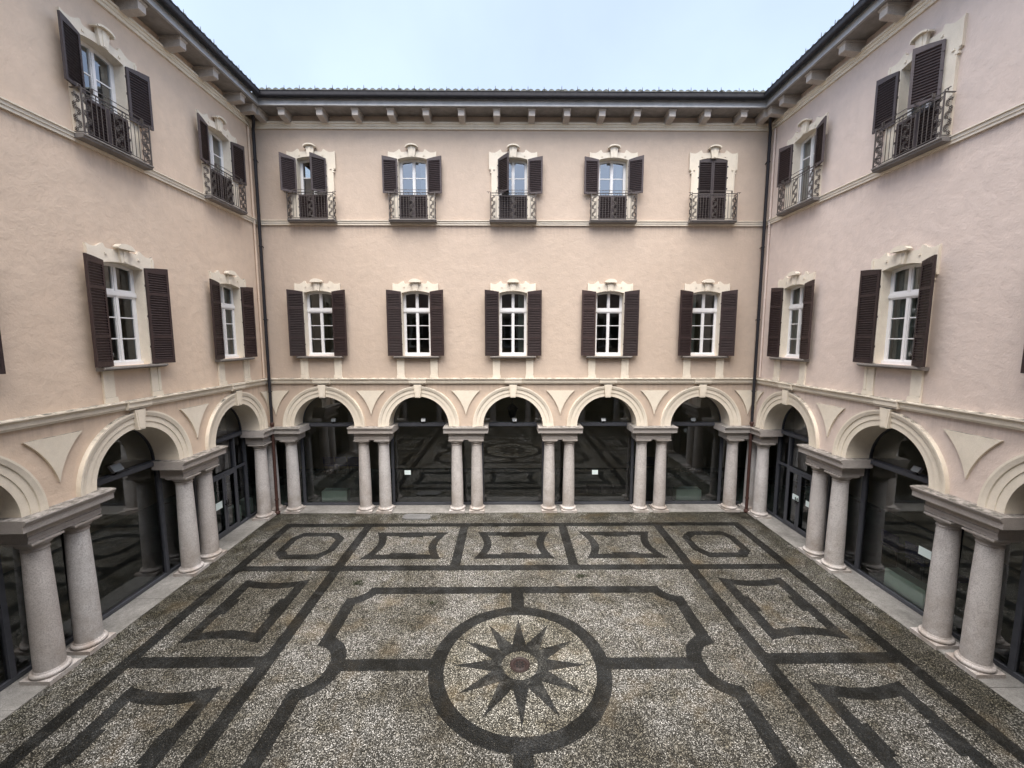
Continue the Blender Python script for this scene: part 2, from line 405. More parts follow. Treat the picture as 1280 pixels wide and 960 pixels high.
def balcony_slab():
    b = MB(); p = [(.0, 9.985), (.0, 10.075), (-.25, 10.075), (-.27, 10.068), (-.27, 10.04), (-.245, 10.035), (-.235, 9.995), (-.16, 9.985)]
    b.sweepx(p, -.775, .775)
    return b.mesh('balcony', 'darkstone')
MESH['slab'] = balcony_slab()
def scroll(b, f, h0, h1, w, r=.0075):
    """a column of S scrolls in the plane given by f(u,z); u from -w/2 to w/2"""
    n = 6; dz = (h1-h0)/n
    for k in range(n):
        zc = h0+dz*(k+.5); s_ = 1 if k % 2 else -1
        for sg in (-1, 1):
            pts = []
            for i in range(11):
                a = i/10*1.55*2*pi; rr = w*.27*(1-i/13)
                pts.append(f(sg*s_*(w*.20)+rr*cos(a+pi*.5)*sg, zc+sg*dz*.22+rr*sin(a+pi*.5)*.95))
            b.tube(pts, r, 4)
        b.tube([f(-w*.42*s_, zc-dz*.42), f(-w*.1*s_, zc-dz*.05), f(w*.12*s_, zc+dz*.08), f(w*.42*s_, zc+dz*.44)], r, 4)
def railing():
    b = MB(); x, y, z0, z1 = .745, -.25, 10.10, 10.895
    U = [(-x, -.005, z1), (-x, y, z1), (x, y, z1), (x, -.005, z1)]
    b.box(-x-.012, x+.012, y-.012, y+.012, z1-.008, z1+.012); b.box(-x, x, y-.008, y+.008, z0, z0+.014); b.box(-x, x, y-.008, y+.008, z1-.075, z1-.063)
    for s_ in (-1, 1):
        b.box(s_*x-.012, s_*x+.012, y, -.045, z1-.008, z1+.010); b.box(s_*x-.008, s_*x+.008, y, -.045, z0, z0+.012)
        b.box(s_*x-.012, s_*x+.012, y-.011, y+.011, 10.07, z1+.02)
        b.box(s_*(x+.05)-.06, s_*(x+.05)+.06, y-.007, y+.007, z1+.03, z1+.044); b.box(s_*(x+.06)-.008, s_*(x+.06)+.008, y-.008, y+.008, z1-.01, z1+.03)
        b.box(s_*.56-.006, s_*.56+.006, y-.006, y+.006, z0, z1)
        scroll(b, lambda u, z, s_=s_: (s_*.652+u, y, z), z0+.02, z1-.08, .16)
        scroll(b, lambda u, z, s_=s_: (s_*x, -.14+u, z), z0+.02, z1-.08, .17)
    for s_ in (-1, 1): b.box(s_*.10-.006, s_*.10+.006, y-.006, y+.006, z0, z1)
    scroll(b, lambda u, z: (u, y, z), z0+.02, z1-.08, .18)
    for k in range(5):
        for s_ in (-1, 1):
            xx = s_*(.10+.092*(k+1)-.01)
            if k < 4: b.box(xx-.005, xx+.005, y-.005, y+.005, z0, z1)
    b.box(-.55, .55, y-.05, y-.038, z1+.07, z1+.082)   # drying rail
    for s_ in (-1, 1): b.box(s_*.55-.008, s_*.55+.008, y-.05, y+.01, z1+.0, z1+.082)
    return b.mesh('railing', 'iron')
MESH['rail'] = railing()

# columns
def column():
    b = MB(); n = 12; prof = []
    for k in range(n+1):
        t = k/n; prof.append((.212-.036*t**1.6, .20+2.27*t))
    b.lathe(prof, seg=36); return b.mesh('column', 'granite')
def col_base():
    b = MB(); b.box(-.272, .272, -.272, .272, .0, .085)
    prof = [(.245, .086)] + [(.235+.04*cos(a), .128+.04*sin(a)) for a in [R(-90+180*k/8) for k in range(9)]] + [(.228, .170), (.228, .182), (.213, .20)]
    b.lathe(prof, seg=36); return b.mesh('base', 'granite')
def col_cap():
    b = MB()
    prof = [(.178, 2.44), (.190, 2.448), (.192, 2.462), (.180, 2.472), (.178, 2.50), (.182, 2.505), (.19, 2.512), (.192, 2.52)] + [(.192+.042*sin(a), 2.525+.05*(1-cos(a))) for a in [R(90*k/6) for k in range(7)]] + [(.234, 2.585)]
    b.lathe(prof, seg=36)
    b.box(-.235, .235, -.235, .235, 2.586, 2.615); b.box(-.262, .262, -.262, .262, 2.616, 2.650)
    return b.mesh('capital', 'impost')
MESH['col'], MESH['colb'], MESH['colc'] = column(), col_base(), col_cap()
def entablature(x0, x1, m0, m1, name='entablature'):
    b = MB()
    fr = [(.50, 2.652), (-.075, 2.652), (-.075, 2.70), (-.088, 2.712), (-.088, 2.765), (-.075, 2.775), (-.075, 2.87), (-.10, 2.89), (-.115, 2.91), (.50, 2.91)]
    co = [(.56, 2.911), (-.21, 2.911), (-.21, 3.03), (-.235, 3.04), (-.25, 3.07), (-.27, 3.095), (-.27, 3.118), (-.20, 3.13), (.56, 3.13)]
    e0 = 0 if m0 else .16; e1 = 0 if m1 else .16
    b.sweepx(fr, x0+e0, x1-e1, m0, m1); b.sweepx(co, x0, x1, m0, m1)
    return b.mesh(name, 'impost')
def archivolt():
    b = MB()
    p = [(AR, .58), (AR, -.035), (AR+.13, -.035), (AR+.135, -.052), (AR+.25, -.052), (AR+.262, -.075), (AR+.30, -.085), (AR+.335, -.095), (AO, -.095), (AO, .0), (AR+.06, .02), (AR+.06, .58)]
    b.arc(p, 0, AS+.001, seg=44); return b.mesh('arch_moulding', 'trim')
MESH['arch'] = archivolt()
def keystone():
    b = MB(); z0, z1 = AS+AR-.03, 4.60
    b.prism([[(-.085, z0), (.085, z0), (.135, z1), (-.135, z1)]], -.118, .10)
    b.prism([[(-.055, z0+.03), (.055, z0+.03), (.095, z1-.03), (-.095, z1-.03)]], -.128, -.119)
    return b.mesh('keystone', 'trim')
MESH['key'] = keystone()
def spandrel(lo=None, hi=None):
    """triangle with concave flanks; lo/hi cut it at a corner of the court"""
    zt, half, rr = 4.39, .49, 1.57
    pts = [(-half, zt), (half, zt)]
    zs = [zt-(zt-3.53)*k/10 for k in range(1, 11)]
    def xr(z):     # flank follows the arch centred at 1.65 to the right
        v = rr*rr-(z-AS-.001)**2; return 1.65-math.sqrt(max(v, 0))
    off = xr(3.53)
    k_ = half/(xr(zt)-off)
    right = [((xr(z)-off)*k_, z) for z in zs]
    loop = pts + right + [(-x, z) for x, z in right[::-1][1:]]
    if lo is not None or hi is not None:
        lo = -9 if lo is None else lo; hi = 9 if hi is None else hi
        loop = [(min(max(x, lo), hi), z) for x, z in loop]
        q = []
        for p in loop:
            if not q or (abs(p[0]-q[-1][0])+abs(p[1]-q[-1][1])) > 1e-4: q.append(p)
        loop = q
    b = MB(); b.prism([loop], -.045, .0); return b.mesh('spandrel_panel', 'trim')
def bracket():
    b = MB()
    side = [(.0, 13.07), (.0, 13.345), (-.50, 13.345), (-.50, 13.14), (-.46, 13.12), (-.1, 13.09)]
    b.sweepx(side, -.098, .098); b.sweepx([(.0, 13.30), (.0, 13.347), (-.53, 13.347), (-.53, 13.31), (-.5, 13.29)], -.12, .12)
    return b.mesh('eave_bracket', 'bracket')
MESH['bracket'] = bracket()
def hook():
    b = MB(); b.prism([[(-.022, 13.74), (.022, 13.74), (.005, 13.91), (-.005, 13.91)]], -.70, -.694)
    b.box(-.06, .06, -.70, -.692, 13.74, 13.80)
    return b.mesh('tile_hook', 'tile')
MESH['hook'] = hook()

# ------------------------------------------------------------------ one wing of the court
def wing(name, label, loc, rz, plaster, bays, xa, xb, cols, piers, ups, los, m0, m1, brackets, doors=(), spand=(), extra=None):
    W = bpy.data.objects.new(name, None); C.objects.link(W); W.location = loc; W.rotation_euler = (0, 0, rz)
    tag(W, label, 'building', 'wings around the courtyard')
    PI = []
    wx0, wx1 = xa-.18, xb+.18
    # --- outer wall, arches cut from below, windows as holes
    out = [(wx0, AS)]
    for c in bays:
        out += [(c-(AR+.05), AS)] + [(c-(AR+.05)*cos(pi*k/32), AS+(AR+.05)*sin(pi*k/32)) for k in range(1, 32)] + [(c+(AR+.05), AS)]
    out += [(wx1, AS), (wx1, 13.36), (wx0, 13.36)]
    holes = []
    for c in bays:
        holes.append([(x+c, z) for x, z in arch_loop(LO['hw']+.006, LO['z0'], LO['zs'], LO['zc'])])
        holes.append([(x+c, z) for x, z in arch_loop(UP['hw']+.006, UP['z0'], UP['zs'], UP['zc'])])
    b = MB(); b.prism([out]+holes, .0, .55); obj('wall', b.mesh('wall', plaster), W)
    # --- interior shell
    dx = 5.
    b = MB(); b.box(xa-dx, xb+dx, 5.0, 5.2, 0., 13.3); obj('inner_wall', b.mesh('inner_wall', 'inner'), W)
    b = MB()
    for z in (4.5, 9.45, 13.22): b.box(xa+.0, xb-.0, .56, 4.99, z, z+.12)
    obj('ceiling', b.mesh('ceiling', 'ceil'), W)
    # --- string courses and cornice
    def prof(z, pts): return [(.01, z+pts[0][1])]+[(-y, z+d) for y, d in pts]+[(.01, z+pts[-1][1])]
    b = MB()
    b.sweepx(prof(4.63, [(.05, 0), (.055, .03), (.075, .04), (.085, .14), (.12, .15), (.13, .165), (.13, .185), (.06, .2)]), xa, xb, m0, m1)
    obj('string_course', b.mesh('string_course', 'trim'), W)
    for c in bays:
        b = MB(); b.sweepx([(-.04, 4.628), (-.115, 4.628), (-.115, 4.66), (-.14, 4.672), (-.14, 4.775), (-.165, 4.785), (-.165, 4.818), (-.04, 4.834)], c-.29, c+.29)
        obj('string_course_break', b.mesh('string_course_break', 'trim'), W)
    b = MB()
    b.sweepx(prof(9.93, [(.05, 0), (.05, .055), (.068, .06), (.068, .122), (.095, .128), (.095, .15), (.04, .16)]), xa, xb, m0, m1)
    obj('string_course', b.mesh('string_course', 'trim'), W)
    b = MB()
    b.sweepx(prof(12.94, [(.05, 0), (.05, .07), (.072, .078), (.072, .14), (.105, .15), (.105, .20), (.05, .215)]), xa, xb, m0, m1)
    obj('cornice', b.mesh('cornice', 'trim'), W)
    # --- eaves
    b = MB(); b.sweepx([(.0, 13.35), (.0, 13.40), (-.56, 13.40), (-.56, 13.35)], xa, xb, m0, m1); obj('soffit', b.mesh('soffit', 'eave'), W)
    b = MB(); b.sweepx([(-.565, 13.35), (-.565, 13.56), (-.60, 13.56), (-.60, 13.35)], xa, xb, m0, m1)
    b.sweepx([(-.602, 13.345), (-.602, 13.40), (-.622, 13.395), (-.630, 13.35)], xa, xb, m0, m1)
    obj('fascia', b.mesh('fascia', 'fascia'), W)
    g = [(-.625, 13.69), (-.625, 13.60)] + [(-.70-.075*sin(a), 13.60-.075*cos(a)) for a in [R(-60+150*k/8) for k in range(9)]] + [(-.775, 13.69), (-.79, 13.70), (-.785, 13.71), (-.765, 13.70), (-.765, 13.64), (-.64, 13.64), (-.64, 13.69)]
    b = MB(); b.sweepx(g, xa, xb, m0, m1); obj('gutter', b.mesh('gutter', 'gutter'), W)
    # --- tiled roof, wavy along x
    y0, y1 = -.70, 5.4; pitch = .23; n = int((xb-xa)/pitch)*6; rows = 5; vs = []; fs = []
    for j in range(rows+1):
        y = y0+(y1-y0)*j/rows; a = xa-y*m0; c = xb+y*m1
        for i in range(n+1):
            t = i/n; vs.append((a+(c-a)*t, y, 13.755+.065*abs(math.sin(pi*(xb-xa)/pitch*t))+.36*(y-y0)))
    for j in range(rows):
        for i in range(n): q = j*(n+1)+i; fs.append((q, q+1, q+n+2, q+n+1))
    b = MB(); b.add(vs, fs); 
    # closed front lip of the tiles
    lip = [(v[0], v[1], v[2]) for v in vs[:n+1]] + [(v[0], v[1]+.0, 13.69) for v in vs[:n+1]]
    b.add(lip, [(i, i+1, i+n+2, i+n+1) for i in range(n)])
    obj('roof', b.mesh('roof', 'tile'), W)
    k = 0; x = xa+.95
    while x < xb-.8:
        obj('tile_hook', MESH['hook'], W, (x+random.uniform(-.04, .04), 0, random.uniform(-.05, .0))); x += .5
    for x in brackets: obj('eave_bracket', MESH['bracket'], W, (x, 0, 0))
    # --- arcade
    for c in bays:
        a = obj('arch_moulding', MESH['arch'], W, (c, 0, 0)); obj('keystone', MESH['key'], a)
    for x in cols:
        c = obj('column', MESH['col'], W, (x, .12, 0), rz=random.uniform(0, 6)); 
        obj('base', MESH['colb'], c, rz=-c.rotation_euler.z); obj('capital', MESH['colc'], c, rz=-c.rotation_euler.z)
    for x0, x1, a, c in piers: obj('entablature', entablature(x0, x1, a, c), W)
    for x, lo, hi in spand: obj('spandrel_panel', spandrel(lo, hi), W, (x, 0, 0))
    # --- ground floor glazing: one continuous screen with lunettes above the transom
    b = MB(); T0, T1 = 2.99, 3.135
    xs = []
    for c in bays: xs += [c-1.13, c+1.13]
    for x in xs: b.box(x-.045, x+.045, GY-.05, GY+.05, .02, T0)
    b.box(xa, xb, GY-.055, GY+.055, .02, .10)
    b.box(xa, xb, GY-.06, GY+.06, T0, T1-.004)
    for c in bays:
        b.box(c-1.1, c+1.1, GY-.13, GY-.061, T0+.035, T1-.01)
        b.arc([(AR+.06, GY-.03), (AR+.06, GY+.03), (AR-.02, GY+.03), (AR-.02, GY-.03)], c, T1, seg=32)
    gf = obj('glazing', b.mesh('glazing', 'frame'), W)
    b = MB()
    b.add([(xa, GY, .05), (xb, GY, .05), (xb, GY, T0+.05), (xa, GY, T0+.05)], [(0, 1, 2, 3)])
    for c in bays:
        L = [(c+(AR+.02)*cos(pi*k/32), GY, T1-.02+(AR+.02)*sin(pi*k/32)) for k in range(33)]
        b.add(L, [tuple(range(33))])
    obj('pane', b.mesh('pane', 'glass_ground'), gf)
    for c, sgn in doors:     # glazed double door with side lights
        b = MB()
        for dxx in (-1.13, -.58, .58): b.box(c+dxx*sgn-.035, c+dxx*sgn+.035, GY-.065, GY+.065, .09, T0)
        b.box(c-1.12, c+1.12, GY-.06, GY-.0505, 1.95, 2.04)
        obj('glazing', b.mesh('door_surround', 'frame'), W)
        for s2 in (-1, 1):
            d = MB(); xo, xi = c+s2*.54, c+s2*.006
            x0, x1 = min(xo, xi), max(xo, xi)
            d.prism([[(x0, .105), (x1, .105), (x1, 1.945), (x0, 1.945)], [(x0+.07, .20), (x1-.07, .20), (x1-.07, 1.87), (x0+.07, 1.87)]], GY-.075, GY-.052)
            do = obj('door', d.mesh('door', 'frame'), W)
            h = MB(); hx = c+s2*.04; h.box(hx-.012, hx+.012, GY-.12, GY-.076, 1.0, 1.03); h.box(hx-.012, hx+.012, GY-.135, GY-.12, .95, 1.15)
            obj('handle', h.mesh('handle', 'blackplastic'), do)
    # --- upper windows
    for c, st in zip(bays, ups):
        w = obj('window', MESH['win_up'], W, (c, 0, 0)); obj('pane', MESH['pane_up'], w)
        obj('surround', MESH['sur_up'], w); obj('keystone', MESH['key_up'], w)
        al, ar = st[0], st[1]
        y = -.075
        if (al, ar) == (0, 0): y = -.02
        obj('shutter', MESH['leaf_up_l'], w, (-.487, y, 0), -R(al)); obj('shutter', MESH['leaf_up_r'], w, (.487, y, 0), R(ar))
        if len(st) < 3:
            obj('shutter', MESH['leaf_bot_l'], w, (-.472, -.02, 0)); obj('shutter', MESH['leaf_bot_r'], w, (.472, -.02, 0))
        s_ = obj('balcony', MESH['slab'], W, (c, 0, 0)); obj('railing', MESH['rail'], s_)
        # curtain inside
        if len(st) > 2 or random.random() < .5: obj('curtain', curtain(10.2, 12.0, random.choice((-1, 1))), w)
    for i, (c, st) in enumerate(zip(bays, los)):
        w = obj('window', MESH['win_lo'], W, (c, 0, 0)); obj('pane', MESH['pane_lo'], w)
        obj('surround', MESH['sur_lo'], w); obj('keystone', MESH['key_lo'], w); obj('sill', MESH['sill'], w)
        obj('apron_pilaster', MESH['apron_l'], w); obj('apron_pilaster', MESH['apron_r'], w)
        obj('shutter', MESH['leaf_lo_l'], w, (-.487, -.075, 0), -R(st[0])); obj('shutter', MESH['leaf_lo_r'], w, (.487, -.075, 0), R(st[1]))
        if st[2]: obj('curtain', curtain(5.62, 7.7, st[2]), w)
    return W
def curtain(z0, z1, side):
    b = MB(); n = 24
    for sg in ((-1, 1) if side == 2 else (side,)):
        x0, x1 = (sg*.47, sg*(.04 if side == 2 else .18)); vs = []
        for i in range(n+1):
            t = i/n; x = x0+(x1-x0)*t; vs += [(x, .36+.02*sin(t*40), z0), (x, .36+.02*sin(t*40+.3), z1)]
        b.add(vs, [(2*i, 2*i+2, 2*i+3, 2*i+1) for i in range(n)], 0, True)
    return b.mesh('curtain', 'curtain')

B5 = [-6.6, -3.3, 0, 3.3, 6.6]
def pair(x): return [x-.355, x+.355]
cols = [-8.61, -7.87] + sum([pair(x) for x in (-4.95, -1.65, 1.65, 4.95)], []) + [7.87, 8.61]
rear = wing('rear_wing', 'beige plaster rear wing facing the camera, five arches wide, between the two corner drainpipes', (0, 0, 0), 0, 'plaster_rear', B5, -8.5, 8.5, cols,
    [(-8.5, -7.38, 1, 0)] + [(x-.775, x+.775, 0, 0) for x in (-4.95, -1.65, 1.65, 4.95)] + [(7.38, 8.5, 0, 1)],
    [(140, 40), (170, 170), (46, 170), (172, 158), (0, 0)],
    [(156, 168, 0), (166, 163, 0), (163, 174, 1), (174, 166, 0), (166, 154, -1)], 1, 1,
    [.03+1.108*(k+.5) for k in range(-6, 6)]+[-8.03, -7.25, 7.28, 8.0],
    spand=[(-8.25, -.248, None)]+[(x, None, None) for x in (-4.95, -1.65, 1.65, 4.95)]+[(8.25, None, .248)])
d0, dd = 1.70, 3.40
LB = [-d0-dd*k for k in range(4)][::-1]; RB = [d0+dd*k for k in range(4)]
END = 14.55
lc = [-.46] + sum([pair(-(d0+dd*(k+.5)+.03)) for k in range(3)], []) + [-(d0+dd*3.5+.03)+.355]
lp = [(-.62-.16, 0, 0, 1)] + [(-(d0+dd*(k+.5))-.80, -(d0+dd*(k+.5))+.80, 0, 0) for k in range(3)] + [(-END, -(d0+dd*3)-.93, 1, 0)]
left = wing('left_wing', 'warm beige wing on the left, with a glazed door in its farthest arch', (-8.5, 0, 0), R(90), 'plaster_left', LB, -END, 0, lc, lp,
    [(170, 170), (165, 172), (165, 168), (168, 170)],
    [(170, 170, 0), (168, 166, 0), (166, 163, -1), (169, 172, 2)], 1, 1,
    [-.63]+[-1.2-1.12*k for k in range(12)], doors=[(-d0, -1)],
    spand=[(0, None, -.002)]+[(-(d0+dd*(k+.5)), None, None) for k in range(3)])
right = wing('right_wing', 'pale lilac-pink plaster wing on the right side of the court, notices on its door', (8.5, 0, 0), R(-90), 'plaster_right', RB, 0, END, [-x for x in lc], [(-b_, -a_, d_, c_) for a_, b_, c_, d_ in lp],
    [(168, 166, 1), (172, 32), (168, 168), (168, 168)],
    [(174, 168, 2), (175, 156, 2), (168, 168, 0), (168, 168, 0)], 1, 1,
    [.63]+[1.2+1.12*k for k in range(12)], doors=[(d0, 1)],
    spand=[(0, .002, None)]+[(d0+dd*(k+.5), None, None) for k in range(3)])
front = wing('near_wing', 'pink plaster wing behind the viewer, mirrored faintly in the rear arcade glass', (0, -END, 0), R(180), 'plaster_rear', B5, -8.5, 8.5, cols,
    [(-8.5, -7.38, 1, 0)] + [(x-.775, x+.775, 0, 0) for x in (-4.95, -1.65, 1.65, 4.95)] + [(7.38, 8.5, 0, 1)],
    [(170, 170)]*5, [(176, 176, 0)]*5, 1, 1, [.03+1.108*(k+.5) for k in range(-7, 7)],
    spand=[(x, None, None) for x in (-4.95, -1.65, 1.65, 4.95)])

# ------------------------------------------------------------------ drainpipes in the two rear corners, thin render-coloured pipes beside them
clip = MB(); clip.lathe([(.055, 0), (.062, .005), (.062, .03), (.055, .035)], seg=14); clip.box(-.01, .01, .05, .2, .005, .03); CL = clip.mesh('clip', 'gutter')
for s_ in (-1, 1):
    x = s_*8.34
    b = MB()
    b.tube([(s_*8.02, -.66, 13.56), (s_*8.02, -.66, 13.36), (s_*8.06, -.62, 13.27), (s_*8.24, -.30, 12.98), (s_*8.33, -.19, 12.86), (x, -.17, 12.72), (x, -.17, 3.2)], .047, 12)
    p = obj('drainpipe', b.mesh('drainpipe', 'gutter'), rear, label='dark metal pipe running down the %s rear corner' % ('left' if s_ < 0 else 'right'))
    b = MB(); b.tube([(x, -.17, 3.26), (x, -.17, .12)], .052, 12); b.lathe([(.06, 3.20), (.068, 3.22), (.068, 3.28), (.055, 3.30)], x, -.17, 14); b.lathe([(.06, .5), (.066, .52), (.066, .56), (.055, .58)], x, -.17, 14)
    b.lathe([(.085, .03), (.085, .10), (.06, .13)], x, -.17, 14)
    obj('pipe_foot', b.mesh('pipe_foot', 'rustpipe'), p)
    for z in (11.9, 9.2, 6.8, 4.35): obj('clip', CL, p, (x, -.17, z))
    # thin pipe painted like the wall
    w = left if s_ < 0 else right
    xx = -.26 if s_ < 0 else .26
    b = MB(); b.tube([(xx, -.045, 12.9), (xx, -.045, 4.85)], .032, 10)
    for z in (12.3, 9.6, 7.5, 6.2): b.lathe([(.038, 0), (.042, .01), (.042, .03), (.038, .04)], xx, -.045, 10, z=z)
    obj('thin_pipe', b.mesh('thin_pipe', 'plaster_left' if s_ < 0 else 'plaster_right'), w)

# ------------------------------------------------------------------ paving: light pebbles with dark pebble bands, exact outlines in one plane
rng = random.Random(5)
def jit(loop, step=.05, a=.006):
    o = []
    for i, p in enumerate(loop):
        q = loop[(i+1) % len(loop)]; d = math.hypot(q[0]-p[0], q[1]-p[1]); n = max(1, int(d/step))
        for k in range(n):
            t = k/n; o.append((p[0]+(q[0]-p[0])*t+rng.uniform(-a, a), p[1]+(q[1]-p[1])*t+rng.uniform(-a, a)))
    return o
polys = []; lights = []
def rect(x0, x1, y0, y1): polys.append(jit([(x0, y0), (x1, y0), (x1, y1), (x0, y1)]))
YC = -7.05; CX = .05
def mir(loop, fx, fy):
    l = [((-x if fx else x), (2*YC-y if fy else y)) for x, y in loop]
    return l[::-1] if fx != fy else l
def sym(loop):
    for fx in (0, 1):
        for fy in (0, 1): polys.append(jit(mir(loop, fx, fy)))
def circ(cx, cy, r, a0, a1, n): return [(cx+r*cos(R(a0+(a1-a0)*k/n)), cy+r*sin(R(a0+(a1-a0)*k/n))) for k in range(n+1)]
# outer frame and long bands
for s_ in (-1, 1):
    x0, x1 = sorted((s_*7.60, s_*7.33)); rect(x0, x1, 2*YC+.95, -.95)
    x0, x1 = sorted((s_*4.93, s_*4.66)); rect(x0, x1, 2*YC+1.0, -1.0)
    x0, x1 = sorted((s_*7.5, s_*4.8)); rect(x0, x1, -7.07, -6.79)
    x0, x1 = sorted((s_*1.76, s_*1.49)); rect(x0, x1, -3.7, -1.1); rect(x0, x1, 2*YC+1.1, 2*YC+3.7)
for y in (-1.20, -3.81): 
    rect(-7.5, 7.5, y, y+.26); rect(-7.5, 7.5, 2*YC-y-.26, 2*YC-y)
# central cartouche frame
def thick(outer, inner): return outer+inner[::-1]
fo = [(0, -4.55), (-3.56, -4.55)] + circ(-4.02, -4.52, .45, -5, -85, 6)[1:] + [(-4.03, -4.98), (-4.03, -6.50)] + circ(-4.05, -6.99, .46, 85, -12, 8)
fi = [(0, -4.83), (-3.40, -4.83)] + circ(-4.02, -4.52, .72, -25, -68, 6) + [(-3.755, -5.20), (-3.755, -6.30)] + circ(-4.05, -6.99, .745, 62, -8, 8)
ax = fo[-1]; 
sym(thick(fo, fi))
# ring, star, spokes
def ring(r0, r1, n=48):
    for k in range(12):
        a0, a1 = k*30, k*30+30.4
        polys.append(jit(circ(CX, YC, r1, a0, a1, 8)+circ(CX, YC, r0, a1, a0, 8), .06, .004))
ring(1.43, 1.71)
rect(-3.32, CX-1.60, YC-.12, YC+.17); rect(CX+1.60, 3.32, YC-.12, YC+.17)
rect(-.12+.02, .20, -5.42, -4.75); rect(-.12+.02, .20, 2*YC+4.75, 2*YC+5.42)
star = []
for k in range(12):
    a = R(90+30*k); star.append((CX+1.28*cos(a), YC+1.28*sin(a))); a += R(15); star.append((CX+.545*cos(a), YC+.545*sin(a)))
polys.append(jit(star, .06, .004))
lights.append(jit(circ(CX, YC, .345, 0, 360, 40)[:-1], .06, .003))
# octagons in the four corner panels
oc = [(-6.72, -1.60), (-5.62, -1.60), (-5.27, -1.97), (-5.27, -2.75), (-5.55, -3.20), (-6.62, -3.20), (-6.93, -2.85), (-6.93, -1.97)]
oi = [(-6.60, -1.86), (-5.74, -1.86), (-5.50, -2.08), (-5.50, -2.68), (-5.70, -2.94), (-6.50, -2.94), (-6.70, -2.72), (-6.70, -2.08)]
for fx in (0, 1):
    for fy in (0, 1):
        a = mir(oc, fx, fy); c = mir(oi, fx, fy)
        for k in range(8): polys.append(jit([a[k], a[(k+1) % 8], c[(k+1) % 8], c[k]]))
# panels with two hollow sides and thickened middles
def hollow(x0, x1, y0, y1, horiz, bow=.24, w=.25):
    """frame inside x0..x1,y0..y1; the two short sides curve inwards"""
    n = 8
    def curve(p, q, inward, w):
        o = []; i_ = []
        for k in range(n+1):
            t = k/n; s_ = sin(pi*t)*bow
            x = p[0]+(q[0]-p[0])*t+inward[0]*s_; y = p[1]+(q[1]-p[1])*t+inward[1]*s_
            o.append((x, y)); e = .03*(abs(2*t-1))
            i_.append((x+inward[0]*w, y+inward[1]*w))
        return o+i_[::-1]
    if horiz:
        polys.append(jit(curve((x0, y0), (x0, y1), (1, 0), w*.95))); polys.append(jit(curve((x1, y0), (x1, y1), (-1, 0), w*.95)))
        for ya, s_ in ((y0, 1), (y1, -1)):
            polys.append(jit([(x0, ya), (x1, ya), (x1-.12, ya+s_*w), (x0+.12, ya+s_*w)]))
            m = (x0+x1)/2; polys.append(jit([(m-.38, ya+s_*(w-.03)), (m+.38, ya+s_*(w-.03)), (m+.38, ya+s_*(w+.085)), (m-.38, ya+s_*(w+.085))]))
    else:
        polys.append(jit(curve((x0, y0), (x1, y0), (0, 1), w))); polys.append(jit(curve((x0, y1), (x1, y1), (0, -1), w)))
        for xa, s_ in ((x0, 1), (x1, -1)):
            polys.append(jit([(xa, y0), (xa, y1), (xa+s_*w, y1-.12), (xa+s_*w, y0+.12)]))
            m = (y0+y1)/2+.05; polys.append(jit([(xa+s_*(w-.03), m-.27), (xa+s_*(w-.03), m+.27), (xa+s_*(w+.10), m+.27), (xa+s_*(w+.10), m-.27)]))
for fy in (0, 1):
    ya, yb = (-3.22, -1.60) if not fy else (2*YC+1.60, 2*YC+3.22)
    hollow(-4.36, -2.08, ya, yb, True); hollow(-1.15, 1.15, ya, yb, True); hollow(2.08, 4.36, ya, yb, True)
for s_ in (-1, 1):
    x0, x1 = sorted((s_*6.90, s_*5.27))
    hollow(x0, x1, -6.44, -4.20, False, bow=.14); hollow(x0, x1, 2*YC+4.35, -7.48, False, bow=.14)
PX, PY0, PY1 = 8.42, -14.5, -.08
vs = [(-PX, PY0), (PX, PY0), (PX, PY1), (-PX, PY1)]; faces = [[0, 1, 2, 3]]
def ccw(l):
    return l if sum(l[i-1][0]*l[i][1]-l[i][0]*l[i-1][1] for i in range(len(l))) > 0 else l[::-1]
for l in map(ccw, polys+lights):
    o = len(vs); vs += l; faces.append(list(range(o, o+len(l))))
res = delaunay_2d_cdt([Vector(p) for p in vs], [], faces, 1, 1e-5)
cv, cf, orig = res[0], res[2], res[5]
nd = len(polys)
def pave(name, sel, mat):
    idx = {}; V = []; F = []
    for f, og in zip(cf, orig):
        dark = any(1 <= i <= nd for i in og) and not any(i > nd for i in og)
        if dark != sel: continue
        q = []
        for i in f:
            if i not in idx: idx[i] = len(V); V.append((cv[i].x, cv[i].y, 0.))
            q.append(idx[i])
        a, b_, c = [Vector(V[j]) for j in q[:3]]
        if (b_-a).cross(c-a).z < 0: q = q[::-1]
        F.append(q)
    me = bpy.data.meshes.new(name); me.from_pydata(V, [], F); me.materials.append(M[mat]); me.update()
    return structure(obj(name, me))
pave('pebble_paving', False, 'pebble_light')
pave('pebble_paving_band', True, 'pebble_dark')

# stone border under the columns
def border(name, x0, x1, loc, rz):
    b = MB(); x = x0
    while x < x1-.05:
        w = min(random.uniform(1.2, 2.0), x1-x)
        if x1-x-w < .4: w = x1-x
        j = random.uniform(-.006, .006)
        b.box(x+.003, x+w-.003, -.125+j, .60, -.03, .012+random.uniform(-.003, .003)); x += w
    return structure(obj(name, b.mesh(name, 'slabstone'), None, loc, rz))
border('stone_border', -8.36, 8.36, (0, 0, 0), 0)
border('stone_border', -14.5, .5, (-8.5, 0, 0), R(90))
border('stone_border', -.5, 14.5, (8.5, 0, 0), R(-90))
border('stone_border', -8.36, 8.36, (0, -END, 0), R(180))
def sheet(name, x0, x1, y0, y1, z, mat):
    b = MB(); b.add([(x0, y0, z), (x1, y0, z), (x1, y1, z), (x0, y1, z)], [(0, 1, 2, 3)]); return structure(obj(name, b.mesh(name, mat)))
sheet('ground', -300, 300, -300, 300, -.06, 'ground')
sheet('interior_floor', -13.6, 13.6, .60, 5.2, .006, 'floor')
